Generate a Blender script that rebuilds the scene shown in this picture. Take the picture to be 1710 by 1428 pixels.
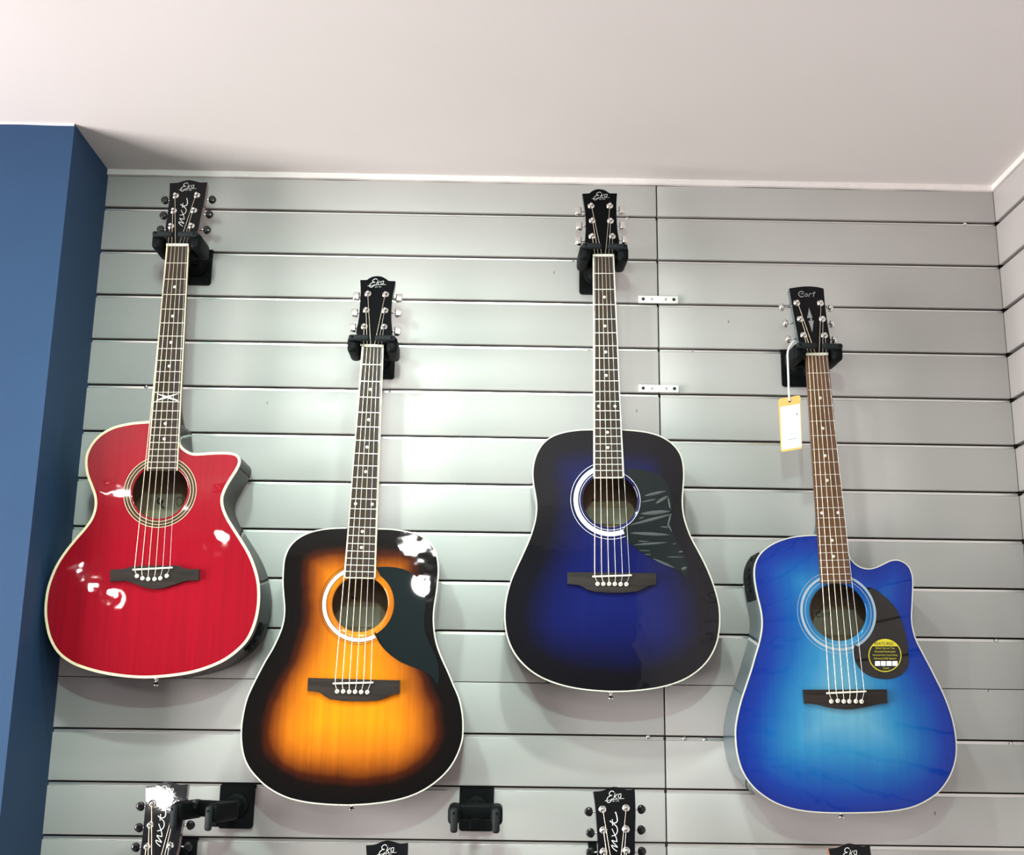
import bpy, bmesh, math, random
import numpy as np

random.seed(4)
D = bpy.data
for o in list(D.objects): D.objects.remove(o)
SC = bpy.context.scene
COL = SC.collection
ZO = 2.68                                   # height of the wall grid's zero line above the floor

# ------------------------------------------------------------------ camera
W_PX, H_PX, F_PX = 1710.0, 1428.0, 1941.0
def rotm(pitch, yaw, roll):
    cx, sx = math.cos(pitch), math.sin(pitch); cy, sy = math.cos(yaw), math.sin(yaw); cr, sr = math.cos(roll), math.sin(roll)
    Rz = np.array([[cy, sy, 0], [-sy, cy, 0], [0, 0, 1]])
    Rx = np.array([[1, 0, 0], [0, cx, sx], [0, -sx, cx]])
    Ry = np.array([[cr, 0, -sr], [0, 1, 0], [sr, 0, cr]])
    return Ry @ Rx @ Rz
RM = rotm(0.2282, -0.0103, -0.0139)
CAM = np.array([-0.3352, -2.3696, -1.1312 + ZO])
cam_d = D.cameras.new('camera'); cam_d.sensor_width = 36.0; cam_d.lens = F_PX / W_PX * 36.0
cam_d.clip_start = 0.05
cam = D.objects.new('camera', cam_d); COL.objects.link(cam)
from mathutils import Matrix, Vector
r_, f_, u_ = RM[0], RM[1], RM[2]
cam.matrix_world = Matrix(((r_[0], u_[0], -f_[0], CAM[0]), (r_[1], u_[1], -f_[1], CAM[1]), (r_[2], u_[2], -f_[2], CAM[2]), (0, 0, 0, 1)))
SC.camera = cam

# ------------------------------------------------------------------ world, lights, exposure
SC.view_settings.view_transform = 'Standard'
SC.view_settings.look = 'None'
SC.view_settings.exposure = 0.07
SC.view_settings.gamma = 1.0
SC.view_settings.use_curve_mapping = False
wd = D.worlds.new('world'); SC.world = wd; wd.use_nodes = True
wd.node_tree.nodes['Background'].inputs[0].default_value = (0.8, 0.86, 1.0, 1)
wd.node_tree.nodes['Background'].inputs[1].default_value = 0.3

CEIL_Z = ZO - 0.0165
ROOM_X0, ROOM_Y0 = -3.4, -6.5
def area_light(name, loc, rot, size, energy, color, size_y=None, shape='DISK', spread=None):
    l = D.lights.new(name, 'AREA'); l.shape = shape; l.size = size
    if size_y: l.size_y = size_y
    l.energy = energy; l.color = color
    if spread: l.spread = spread
    o = D.objects.new(name, l); COL.objects.link(o); o.location = loc; o.rotation_euler = rot
    return o
# daylight through the windows in the side wall
area_light('window_daylight', (ROOM_X0 + 0.06, -1.50, 1.30), (0, math.radians(-90), 0), 1.7, 205.0, (1.0, 0.945, 0.925), 1.7, 'RECTANGLE')
DOWNLIGHTS = [  # x, y, energy, colour, aim point on the wall, beam spread in degrees
    (-0.60, -1.60, 0.55, (0.72, 1.0, 0.89), (-0.50, 0.0, 2.10), 66),
    (-0.28, -1.02, 3.3, (0.88, 1.0, 0.94), (-0.30, 0.0, 1.10), 105),
    (-0.85, -1.25, 4.8, (0.72, 1.0, 0.88), (-0.70, 0.0, 1.20), 112),
    (-0.40, -2.62, 3.7, (0.70, 1.0, 0.87), (-0.42, 0.0, 1.60), 76),
]
HIGHLIGHT_LAMPS = [  # unseen, added for highlights: cable x, y, then globes: x, z, radius
    (-2.46, -3.95, [(-2.57, 2.145, 0.028), (-2.47, 2.065, 0.034), (-2.34, 1.985, 0.028)]),
    (-1.74, -4.0, [(-1.74, 2.34, 0.048)]),
    (-0.67, -4.0, [(-0.67, 2.15, 0.070)]),
]
PANELS = [(-2.24, -4.55, 10.0, 0.11, 0.22), (-0.78, -5.66, 24.0, 0.13, 0.42), (-2.40, -4.15, 6.5, 0.16, 0.10)]   # x, y, energy, half width, half length

# ------------------------------------------------------------------ helpers
def ray(u, v):
    d = np.array([(u - W_PX / 2) / F_PX, 1.0, -(v - H_PX / 2) / F_PX])
    return d @ RM
def on(u, v, Y):
    """point on the upright plane y = Y seen at pixel (u, v)"""
    d = ray(u, v); return CAM + d * ((Y - CAM[1]) / d[1])
def on_tilt(u, v, Y0, Z0, k):
    """point on the plane y = Y0 + k (z - Z0)"""
    d = ray(u, v)
    t = (Y0 + k * (CAM[2] - Z0) - CAM[1]) / (d[1] - k * d[2])
    return CAM + d * t
def zpx(pts, ox, oy, s): return [(ox + x / s, oy + y / s) for x, y in pts]

def link(o, parent=None):
    COL.objects.link(o)
    if parent is not None: o.parent = parent
    return o
def origin_of(parent):
    v = np.zeros(3)
    while parent is not None:
        v += np.array(parent.location); parent = parent.parent
    return v
def tag(o, label=None, cat=None, group=None, kind=None):
    if label: o['label'] = label
    if cat: o['category'] = cat
    if group: o['group'] = group
    if kind: o['kind'] = kind
    return o
def thing(name, loc, label, cat, group=None):
    o = D.objects.new(name, None); o.location = loc; o.empty_display_size = 0.05
    link(o); return tag(o, label, cat, group)

class MB:
    def __init__(s): s.v = []; s.f = []; s.sm = []
    def add(s, verts, faces, smooth=False):
        b = len(s.v); s.v += [np.array(p, float) for p in verts]
        s.f += [tuple(b + i for i in f) for f in faces]; s.sm += [smooth] * len(faces); return s
    def box(s, lo, hi, bev=0.0):
        (x0, y0, z0), (x1, y1, z1) = lo, hi
        c = np.array([(x0 + x1) / 2, (y0 + y1) / 2, (z0 + z1) / 2])
        return s.obox(c, (1, 0, 0), (0, 1, 0), (0, 0, 1), (x1 - x0) / 2, (y1 - y0) / 2, (z1 - z0) / 2, bev)
    def obox(s, c, ax, ay, az, hx, hy, hz, bev=0.0):
        c, ax, ay, az = [np.array(q, float) for q in (c, ax, ay, az)]
        if bev <= 0:
            vs = [c + ax * hx * i + ay * hy * j + az * hz * k for k in (-1, 1) for j in (-1, 1) for i in (-1, 1)]
            return s.add(vs, [(0, 2, 3, 1), (4, 5, 7, 6), (0, 1, 5, 4), (2, 6, 7, 3), (0, 4, 6, 2), (1, 3, 7, 5)])
        bm = bmesh.new(); bmesh.ops.create_cube(bm, size=2)
        for v in bm.verts: v.co = (v.co.x * hx, v.co.y * hy, v.co.z * hz)
        bmesh.ops.bevel(bm, geom=bm.edges[:] + bm.verts[:], offset=bev, segments=3, profile=0.5, affect='EDGES')
        bm.verts.index_update()
        vs = [c + ax * v.co.x + ay * v.co.y + az * v.co.z for v in bm.verts]
        fs = [tuple(v.index for v in f.verts) for f in bm.faces]; bm.free()
        return s.add(vs, fs, True)
    def tube(s, path, r, n=8, cap=True):
        path = [np.array(p, float) for p in path]; rs = r if hasattr(r, '__len__') else [r] * len(path)
        vs = []; fs = []; ref = None
        for i, p in enumerate(path):
            t = path[min(i + 1, len(path) - 1)] - path[max(i - 1, 0)]; t = t / (np.linalg.norm(t) + 1e-12)
            if ref is None:
                ref = np.array([0, 0, 1.0]) if abs(t[2]) < 0.9 else np.array([1.0, 0, 0])
            a = np.cross(t, ref); a /= np.linalg.norm(a); b = np.cross(t, a); ref = -b if np.dot(-b, ref) > 0 else b
            for k in range(n):
                q = 2 * math.pi * k / n; vs.append(p + rs[i] * (math.cos(q) * a + math.sin(q) * b))
        for i in range(len(path) - 1):
            for k in range(n):
                k2 = (k + 1) % n; fs.append((i * n + k, i * n + k2, (i + 1) * n + k2, (i + 1) * n + k))
        s.add(vs, fs, True)
        if cap:
            b = len(s.v) - len(vs)
            s.f += [tuple(b + k for k in range(n))[::-1], tuple(b + (len(path) - 1) * n + k for k in range(n))]; s.sm += [False, False]
        return s
    def lathe(s, c, axis, prof, n=20):
        """prof: list of (distance along axis, radius)"""
        c = np.array(c, float); ax = np.array(axis, float); ax /= np.linalg.norm(ax)
        ref = np.array([0, 0, 1.0]) if abs(ax[2]) < 0.9 else np.array([1.0, 0, 0])
        a = np.cross(ax, ref); a /= np.linalg.norm(a); b = np.cross(ax, a); vs = []; fs = []
        for h, r in prof:
            for k in range(n):
                q = 2 * math.pi * k / n; vs.append(c + ax * h + max(r, 1e-5) * (math.cos(q) * a + math.sin(q) * b))
        for i in range(len(prof) - 1):
            for k in range(n):
                k2 = (k + 1) % n; fs.append((i * n + k, i * n + k2, (i + 1) * n + k2, (i + 1) * n + k))
        fs += [tuple(range(n))[::-1], tuple((len(prof) - 1) * n + k for k in range(n))]
        return s.add(vs, fs, True)
    def prism(s, pts, back, smooth_side=False, bev=0.0):
        """front ngon pts (3-D), extruded by vector back"""
        n = len(pts); pts = [np.array(p, float) for p in pts]; back = np.array(back, float)
        s.add(pts + [p + back for p in pts], [tuple(range(n)), tuple(range(n, 2 * n))[::-1]])
        s.add(pts + [p + back for p in pts], [(i, i + n, (i + 1) % n + n, (i + 1) % n) for i in range(n)], smooth_side)
        return s
    def ribbon(s, pts, w, off=(0, 0, 0)):
        """flat stroke along 3-D polyline pts lying in a plane that faces -y, widths w"""
        pts = [np.array(p, float) + np.array(off) for p in pts]; ws = w if hasattr(w, '__len__') else [w] * len(pts)
        vs = []
        for i, p in enumerate(pts):
            t = pts[min(i + 1, len(pts) - 1)] - pts[max(i - 1, 0)]; t /= (np.linalg.norm(t) + 1e-12)
            nrm = np.cross(t, np.array([0, -1.0, 0])); nrm /= (np.linalg.norm(nrm) + 1e-12)
            vs += [p - nrm * ws[i] / 2, p + nrm * ws[i] / 2]
        return s.add(vs, [(2 * i, 2 * i + 1, 2 * i + 3, 2 * i + 2) for i in range(len(pts) - 1)])
    def build(s, name, mat, parent=None, recalc=True):
        O = origin_of(parent) if parent is not None else np.zeros(3)
        me = D.meshes.new(name); me.from_pydata([tuple(p - O) for p in s.v], [], s.f)
        if recalc:
            bm = bmesh.new(); bm.from_mesh(me); bmesh.ops.recalc_face_normals(bm, faces=bm.faces); bm.to_mesh(me); bm.free()
        me.polygons.foreach_set('use_smooth', s.sm)
        me.materials.append(mat); me.update()
        return link(D.objects.new(name, me), parent)

def catmull(pts, n, closed=False):
    P = [np.array(p, float) for p in pts]; m = len(P); out = []
    segs = m if closed else m - 1
    for i in range(segs):
        if closed: p0, p1, p2, p3 = P[i - 1], P[i], P[(i + 1) % m], P[(i + 2) % m]
        else: p0, p1, p2, p3 = P[max(i - 1, 0)], P[i], P[i + 1], P[min(i + 2, m - 1)]
        for k in range(n):
            t = k / n
            out.append(0.5 * (2 * p1 + (p2 - p0) * t + (2 * p0 - 5 * p1 + 4 * p2 - p3) * t * t + (3 * p1 - p0 - 3 * p2 + p3) * t ** 3))
    if not closed: out.append(P[-1])
    return out
def resample(pts, n):
    P = np.array(pts); L = np.r_[0, np.cumsum(np.linalg.norm(np.diff(P, axis=0), axis=1))]
    q = np.linspace(0, L[-1], n)
    return np.stack([np.interp(q, L, P[:, k]) for k in range(P.shape[1])], 1)

# ------------------------------------------------------------------ materials
def nodes(m): return m.node_tree.nodes, m.node_tree.links
def mat(name, color, rough=0.5, metal=0.0, coat=0.0, coat_rough=0.03, noise=0.0, nscale=40.0, bump=0.0, bscale=80.0, spec=0.5, stretch=(1, 1, 1)):
    m = D.materials.new(name); m.use_nodes = True; N, L = nodes(m); b = N['Principled BSDF']
    b.inputs['Base Color'].default_value = (*color, 1); b.inputs['Roughness'].default_value = rough
    b.inputs['Metallic'].default_value = metal; b.inputs['Coat Weight'].default_value = coat
    b.inputs['Coat Roughness'].default_value = coat_rough; b.inputs['Specular IOR Level'].default_value = 0.08 if coat > 0.5 else spec
    tc = N.new('ShaderNodeTexCoord'); mp = N.new('ShaderNodeMapping'); mp.inputs['Scale'].default_value = stretch
    L.new(tc.outputs['Object'], mp.inputs['Vector'])
    if noise > 0:
        t = N.new('ShaderNodeTexNoise'); t.inputs['Scale'].default_value = nscale; t.inputs['Detail'].default_value = 5
        L.new(mp.outputs['Vector'], t.inputs['Vector'])
        r = N.new('ShaderNodeMapRange'); r.inputs['From Min'].default_value = 0.3; r.inputs['From Max'].default_value = 0.7
        r.inputs['To Min'].default_value = 1 - noise; r.inputs['To Max'].default_value = 1 + noise
        L.new(t.outputs['Fac'], r.inputs['Value'])
        mx = N.new('ShaderNodeVectorMath'); mx.operation = 'SCALE'; mx.inputs[0].default_value = color
        L.new(r.outputs['Result'], mx.inputs['Scale']); L.new(mx.outputs['Vector'], b.inputs['Base Color'])
    if bump > 0:
        t2 = N.new('ShaderNodeTexNoise'); t2.inputs['Scale'].default_value = bscale; t2.inputs['Detail'].default_value = 4
        L.new(mp.outputs['Vector'], t2.inputs['Vector'])
        bp = N.new('ShaderNodeBump'); bp.inputs['Strength'].default_value = bump; bp.inputs['Distance'].default_value = 0.002
        L.new(t2.outputs['Fac'], bp.inputs['Height']); L.new(bp.outputs['Normal'], b.inputs['Normal'])
    return m
def burst_mat(name, stops, grain=0.10, wave=0.05, coat=1.0):
    """lacquered top: colour by distance from the edge (attribute 'edge', metres), wood grain along the body"""
    m = D.materials.new(name); m.use_nodes = True; N, L = nodes(m); b = N['Principled BSDF']
    at = N.new('ShaderNodeAttribute'); at.attribute_name = 'edge'
    tc = N.new('ShaderNodeTexCoord')
    soft = N.new('ShaderNodeTexNoise'); soft.inputs['Scale'].default_value = 9; soft.inputs['Detail'].default_value = 3
    L.new(tc.outputs['Object'], soft.inputs['Vector'])
    ad = N.new('ShaderNodeMath'); ad.operation = 'MULTIPLY_ADD'; ad.inputs[1].default_value = 0.028; 
    L.new(soft.outputs['Fac'], ad.inputs[0])
    sb = N.new('ShaderNodeMath'); sb.operation = 'SUBTRACT'; sb.inputs[1].default_value = 0.014
    L.new(at.outputs['Fac'], sb.inputs[0]); L.new(sb.outputs[0], ad.inputs[2])
    mr = N.new('ShaderNodeMapRange'); mr.inputs['From Max'].default_value = 0.2; L.new(ad.outputs[0], mr.inputs['Value'])
    rp = N.new('ShaderNodeValToRGB'); L.new(mr.outputs['Result'], rp.inputs['Fac'])
    while len(rp.color_ramp.elements) < len(stops): rp.color_ramp.elements.new(0.5)
    for e, (d, c) in zip(rp.color_ramp.elements, stops): e.position = d / 0.2; e.color = (*c, 1)
    mp = N.new('ShaderNodeMapping'); mp.inputs['Scale'].default_value = (1, 1, 0.03); L.new(tc.outputs['Object'], mp.inputs['Vector'])
    g = N.new('ShaderNodeTexNoise'); g.inputs['Scale'].default_value = 130; g.inputs['Detail'].default_value = 6; L.new(mp.outputs['Vector'], g.inputs['Vector'])
    gr = N.new('ShaderNodeMapRange'); gr.inputs['From Min'].default_value = 0.3; gr.inputs['From Max'].default_value = 0.7
    gr.inputs['To Min'].default_value = 1 - grain; gr.inputs['To Max'].default_value = 1 + grain; L.new(g.outputs['Fac'], gr.inputs['Value'])
    mx = N.new('ShaderNodeVectorMath'); mx.operation = 'SCALE'; L.new(rp.outputs['Color'], mx.inputs[0]); L.new(gr.outputs['Result'], mx.inputs['Scale'])
    L.new(mx.outputs['Vector'], b.inputs['Base Color'])
    b.inputs['Roughness'].default_value = 0.5; b.inputs['Specular IOR Level'].default_value = 0.06; b.inputs['Coat Weight'].default_value = coat; b.inputs['Coat Roughness'].default_value = 0.025
    wv = N.new('ShaderNodeTexNoise'); wv.inputs['Scale'].default_value = 16; wv.inputs['Detail'].default_value = 2; L.new(tc.outputs['Object'], wv.inputs['Vector'])
    bp = N.new('ShaderNodeBump'); bp.inputs['Strength'].default_value = wave; bp.inputs['Distance'].default_value = 0.01
    L.new(wv.outputs['Fac'], bp.inputs['Height']); L.new(bp.outputs['Normal'], b.inputs['Coat Normal'])
    return m

M = {}
M['slat'] = mat('slat_laminate', (0.475, 0.458, 0.450), 0.42, noise=0.03, nscale=6, bump=0.03, bscale=300)
M['slat_edge'] = mat('backing_board', (0.07, 0.058, 0.050), 0.8, spec=0.2)
M['alu'] = mat('aluminium_insert', (0.82, 0.80, 0.78), 0.28, metal=0.8)
M['ceiling'] = mat('ceiling_paint', (0.72, 0.685, 0.67), 0.75, noise=0.012, nscale=3, bump=0.05, bscale=40)
M['trim'] = mat('trim_plaster', (0.84, 0.79, 0.775), 0.6, noise=0.04, nscale=60, bump=0.2, bscale=60)
M['blue_wall'] = mat('blue_wall_paint', (0.023, 0.058, 0.130), 0.6, spec=0.2, noise=0.03, nscale=8, bump=0.12, bscale=160)
M['grey_wall'] = mat('grey_wall_paint', (0.055, 0.055, 0.06), 0.8, spec=0.2)
M['floor'] = mat('floor_tile', (0.17, 0.145, 0.13), 0.55, noise=0.1, nscale=5)
M['black_plastic'] = mat('black_plastic', (0.0035, 0.0045, 0.005), 0.55, bump=0.05, bscale=500, spec=0.10)
M['rubber'] = mat('grey_rubber', (0.014, 0.017, 0.019), 0.6, spec=0.15)
M['black_gloss'] = mat('black_lacquer', (0.004, 0.004, 0.006), 0.4, coat=1.0, coat_rough=0.03, bump=0.09, bscale=16)
N_, L_ = nodes(M['black_gloss']); L_.new(N_['Bump'].outputs['Normal'], N_['Principled BSDF'].inputs['Coat Normal'])
M['black_head'] = mat('black_headstock', (0.003, 0.003, 0.004), 0.5, spec=0.06, coat=0.3, coat_rough=0.04)
M['black_satin'] = mat('black_satin', (0.003, 0.003, 0.004), 0.5, spec=0.06)
M['chrome'] = mat('chrome', (0.86, 0.85, 0.83), 0.12, metal=1.0)
M['nickel'] = mat('fret_nickel', (0.78, 0.75, 0.68), 0.28, metal=1.0)
M['string_bronze'] = mat('string_bronze', (0.82, 0.73, 0.56), 0.35, metal=0.9)
M['string_steel'] = mat('string_steel', (0.80, 0.79, 0.76), 0.3, metal=0.9)
M['cream'] = mat('cream_plastic', (0.80, 0.70, 0.45), 0.35)
M['ivory'] = mat('ivory_plastic', (0.84, 0.80, 0.68), 0.35)
M['white'] = mat('white_plastic', (0.85, 0.85, 0.82), 0.3)
M['pearl'] = mat('pearl_inlay', (0.80, 0.80, 0.76), 0.22, noise=0.12, nscale=120)
M['rosewood'] = mat('rosewood', (0.034, 0.020, 0.015), 0.5, spec=0.2, noise=0.35, nscale=90, stretch=(1, 1, 0.05))
M['walnut'] = mat('brown_fretboard', (0.125, 0.062, 0.033), 0.55, spec=0.2, noise=0.3, nscale=90, stretch=(1, 1, 0.05))
M['bridge'] = mat('bridge_wood', (0.022, 0.016, 0.014), 0.45, spec=0.2, noise=0.4, nscale=120, stretch=(0.08, 1, 1))
M['inside'] = mat('unfinished_wood', (0.30, 0.21, 0.125), 0.65, noise=0.15, nscale=60, stretch=(1, 1, 0.06))
M['paper'] = mat('label_paper', (0.36, 0.31, 0.22), 0.7)
M['ink'] = mat('black_ink', (0.01, 0.01, 0.01), 0.6)
M['hole_dark'] = mat('dark_hole', (0.004, 0.004, 0.004), 0.6)
M['silver_print'] = mat('silver_print', (0.72, 0.72, 0.72), 0.3, metal=0.3)
M['grey_print'] = mat('grey_print', (0.36, 0.37, 0.38), 0.3, metal=0.4)
M['side_brown'] = mat('dark_brown_lacquer', (0.022, 0.013, 0.012), 0.5, spec=0.1, coat=0.32, coat_rough=0.06)
M['side_black'] = mat('black_side_lacquer', (0.008, 0.006, 0.006), 0.3, coat=1.0, coat_rough=0.04)
M['side_teal'] = mat('teal_side_lacquer', (0.045, 0.085, 0.105), 0.3, coat=1.0, coat_rough=0.05)
M['side_natural'] = mat('natural_mahogany', (0.34, 0.13, 0.06), 0.35, coat=0.6)
M['neck_red'] = mat('dark_red_lacquer', (0.10, 0.008, 0.012), 0.3, coat=1.0)
M['neck_brown'] = mat('dark_neck', (0.040, 0.020, 0.016), 0.5, spec=0.15, coat=0.12)
M['yellow'] = mat('yellow_print', (0.62, 0.52, 0.02), 0.4)
M['tag_orange'] = mat('manila_card', (0.83, 0.50, 0.14), 0.6)
M['tag_white'] = mat('white_paper', (0.90, 0.90, 0.90), 0.55)
M['cord'] = mat('white_cord', (0.82, 0.82, 0.82), 0.7)
M['bind_white'] = mat('white_binding', (0.56, 0.545, 0.48), 0.4, spec=0.2)
M['ring_gray'] = mat('grey_ring', (0.33, 0.40, 0.45), 0.25)
M['ring_brown'] = mat('brown_ring', (0.06, 0.028, 0.018), 0.3, coat=1.0)
M['guard_black'] = mat('black_pickguard', (0.004, 0.008, 0.009), 0.4, coat=1.0, coat_rough=0.02)
M['guard_brown'] = mat('dark_pickguard', (0.008, 0.006, 0.005), 0.4, coat=1.0, coat_rough=0.02)
M['top_red'] = burst_mat('red_top', [(0.0, (0.25, 0.002, 0.010)), (0.2, (0.31, 0.003, 0.014))], 0.10)
M['top_sun'] = burst_mat('sunburst_top', [(0.012, (0.002, 0.0015, 0.0015)), (0.034, (0.004, 0.0015, 0.001)), (0.048, (0.045, 0.007, 0.001)), (0.066, (0.24, 0.055, 0.004)), (0.092, (0.50, 0.135, 0.005)), (0.14, (0.72, 0.225, 0.004))], 0.13)
M['top_navy'] = burst_mat('navy_burst_top', [(0.012, (0.003, 0.0025, 0.004)), (0.036, (0.003, 0.0025, 0.006)), (0.062, (0.003, 0.0035, 0.032)), (0.10, (0.0035, 0.0060, 0.072)), (0.15, (0.0045, 0.0085, 0.095))], 0.06)
M['top_cyan'] = burst_mat('light_blue_burst_top', [(0.0, (0.001, 0.016, 0.20)), (0.03, (0.001, 0.032, 0.27)), (0.065, (0.002, 0.088, 0.33)), (0.11, (0.022, 0.20, 0.41)), (0.16, (0.105, 0.315, 0.46))], 0.06, coat=0.6)
M['top_dark'] = burst_mat('black_top', [(0.0, (0.008, 0.008, 0.01)), (0.2, (0.012, 0.012, 0.014))], 0.05)
def film_mat():
    m = D.materials.new('clear_film'); m.use_nodes = True; N, L = nodes(m); b = N['Principled BSDF']
    b.inputs['Base Color'].default_value = (0.75, 0.8, 0.8, 1); b.inputs['Roughness'].default_value = 0.12; b.inputs['Alpha'].default_value = 0.10
    b.inputs['Coat Weight'].default_value = 1.0
    return m
M['film'] = film_mat()
def lamp_mat(name, col, st):
    m = D.materials.new(name); m.use_nodes = True; N, L = nodes(m); b = N['Principled BSDF']
    b.inputs['Base Color'].default_value = (0.9, 0.9, 0.9, 1); b.inputs['Emission Color'].default_value = (*col, 1); b.inputs['Emission Strength'].default_value = st
    return m

# ------------------------------------------------------------------ setting
XL, XR = -1.204, 0.7447
PITCH, GAP, TH = 0.1, 0.0095, 0.0060
SEAM_Z = on(780, 1139, 0)[2]
SLAT_TOP = on(780, 304.8, 0)[2]
def struct(name, mb, m): return tag(mb.build(name, m), kind='structure')
def zg(i): return ZO - PITCH * i            # top edge of groove i
ROWS = 26
def row_span(i):
    z1 = SLAT_TOP if i == 0 else zg(i) - GAP
    z0 = zg(i + 1)
    if i == 10: z0 = SEAM_Z + 0.0006
    if i == 11: z1 = SEAM_Z - 0.0006
    return z0, z1
# back wall: dark backing board with the slats, channel strips and screws as its pieces
wb = struct('wall_back', MB().box((XL - 0.3, 0.016, 0), (XR + 0.05, 0.12, CEIL_Z)), M['slat_edge'])
def slat_mesh(name, mb, m, parent, cache={}):
    return mb.build(name, m, parent)
def slat(mb, lo, hi, axis):
    return mb.box(lo, hi, 0.0012)
for i in range(ROWS):
    z0, z1 = row_span(i)
    for x0, x1 in ((XL - 0.10, -0.0014), (0.0014, XR)):
        slat(MB(), (x0, 0.0, z0), (x1, 0.0152, z1), 0).build('slat', M['slat'], wb)
    if i > 0 and i != 11:
        zt = zg(i)
        for x0, x1 in ((XL - 0.10, -0.0025), (0.0025, XR)):
            mb = MB()
            zb = zt - GAP      # low metal channel set back in the slot
            mb.add([(x0, 0.0002, zb + 0.0001), (x1, 0.0002, zb + 0.0001), (x1, TH, zb + 0.0001), (x0, TH, zb + 0.0001), (x0, TH, zb + 0.0060), (x1, TH, zb + 0.0060)], [(0, 1, 2, 3), (3, 2, 5, 4)])
            mb.build('channel_strip', M['alu'], wb)
for (u, v) in ((243, 644), (651, 654), (958, 436), (1048, 363), (984, 585), (1157, 588), (540, 492), (1613, 371.5), (1083, 1230), (1144, 1233), (1178, 1235), (1665, 1069), (1690, 1241)):
    p = on(u, v, 0.0)
    MB().lathe((p[0], TH - 0.0002, p[2] - 0.001), (0, -1, 0), [(0, 0.0042), (0.002, 0.0042), (0.0034, 0.002)], 10).build('screw', M['chrome'], wb)
for (u, v) in ((446, 673), (925, 455), (1216, 537), (1063, 686), (1561, 1358), (1650, 1153)):
    p = on(u, v, 0.0)
    MB().prism([(p[0] - .0009, -.0003, p[2] - .003), (p[0] + .0006, -.0003, p[2] - .0036), (p[0] + .0013, -.0003, p[2] + .0032), (p[0], -.0003, p[2] + .002)], (0, .0004, 0)).build('scuff_mark', M['slat_edge'], wb)
# right wall, same panels, coming towards the camera
wr = struct('wall_right', MB().box((XR + 0.016, ROOM_Y0, 0), (XR + 0.12, 0.0, CEIL_Z)), M['slat_edge'])
for i in range(ROWS):
    z0, z1 = row_span(i)
    for y0, y1 in ((-1.2186, 0.0), (-2.44, -1.2214), (-3.66, -2.443)):
        MB().box((XR, y0, z0), (XR + 0.0152, y1, z1), 0.0012).build('slat', M['slat'], wr)
    if i > 0 and i != 11:
        zt = zg(i); mb = MB()
        zb = zt - GAP
        mb.add([(XR + 0.0002, -3.66, zb + 0.0001), (XR + 0.0002, 0.0, zb + 0.0001), (XR + TH, 0.0, zb + 0.0001), (XR + TH, -3.66, zb + 0.0001), (XR + TH, -3.66, zb + 0.0045), (XR + TH, 0.0, zb + 0.0045)], [(0, 1, 2, 3), (3, 2, 5, 4)])
        mb.build('channel_strip', M['alu'], wr)
MB().box((XR, ROOM_Y0, 0), (XR + 0.0155, -3.665, CEIL_Z)).build('plain_board', M['slat'], wr)
# blue pier at the left of the panels
struct('wall_left', MB().box((ROOM_X0, -0.211, 0), (XL, 0.1, CEIL_Z)), M['blue_wall'])
struct('ceiling', MB().box((ROOM_X0 - 0.1, ROOM_Y0 - 0.1, CEIL_Z), (XR + 0.15, 0.12, CEIL_Z + 0.1)), M['ceiling'])
struct('floor', MB().box((ROOM_X0 - 0.1, ROOM_Y0 - 0.1, -0.1), (XR + 0.15, 0.12, 0)), M['floor'])
def holed(axis, c0, c1, a0, a1, h0, h1, z0, z1):
    """wall slab between c0, c1 across its thickness, a0..a1 along it, with a window opening h0..h1, z0..z1"""
    mb = MB()
    for (p, q, r, t) in ((a0, h0, 0, CEIL_Z), (h1, a1, 0, CEIL_Z), (h0, h1, 0, z0), (h0, h1, z1, CEIL_Z)):
        if axis == 'x': mb.box((c0, p, r), (c1, q, t))
        else: mb.box((p, c0, r), (q, c1, t))
    return mb
def window_frame(axis, c, h0, h1, z0, z1):
    mb = MB(); b = lambda p, q, r, t: mb.box((c, p, r), (c + 0.05, q, t)) if axis == 'x' else mb.box((p, c, r), (q, c + 0.05, t))
    for h in (h0, (h0 + h1) / 2 - 0.02, h1 - 0.05): b(h, h + 0.05, z0, z1)
    for z in (z0, z1 - 0.05): b(h0, h1, z, z + 0.05)
    return mb
struct('wall_front', MB().box((ROOM_X0 - 0.1, ROOM_Y0 - 0.1, 0), (XR + 0.15, ROOM_Y0, CEIL_Z)), M['grey_wall'])
struct('wall_side', holed('x', ROOM_X0 - 0.1, ROOM_X0, ROOM_Y0, -0.211, -2.40, -0.60, 0.40, 2.20), M['grey_wall'])
struct('window_1', window_frame('x', ROOM_X0 - 0.08, -2.40, -0.60, 0.40, 2.20), M['white'])
# thin plaster trims under the ceiling
def trim_strip(name, p0, p1, h, d):
    n = 40; mb = MB(); p0 = np.array(p0, float); p1 = np.array(p1, float); t = (p1 - p0); dr = np.array(d, float)
    rng = random.Random(7); vs = []; fs = []
    for i in range(n + 1):
        p = p0 + t * i / n; j = rng.uniform(-0.0008, 0.0008); q = rng.uniform(0, 0.0012)
        vs += [p, p + dr * (1 + q / 0.01), p + dr + np.array([0, 0, -h + j]), p + np.array([0, 0, -h + j])]
        if i: a = (i - 1) * 4; fs += [(a + k, a + (k + 1) % 4, a + 4 + (k + 1) % 4, a + 4 + k) for k in range(4)]
    mb.add(vs, fs); return struct(name, mb, M['trim'])
trim_strip('trim_1', (XL, 0.001, CEIL_Z), (XR, 0.001, CEIL_Z), CEIL_Z - SLAT_TOP - 0.0005, (0, -0.009, 0))
trim_strip('trim_2', (XR + 0.001, 0, CEIL_Z), (XR + 0.001, -3.6, CEIL_Z), CEIL_Z - SLAT_TOP - 0.0005, (-0.006, 0, 0))
trim_strip('trim_3', (-2.6, -0.2105, CEIL_Z), (XL, -0.2105, CEIL_Z), 0.003, (0, -0.003, 0))

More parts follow.
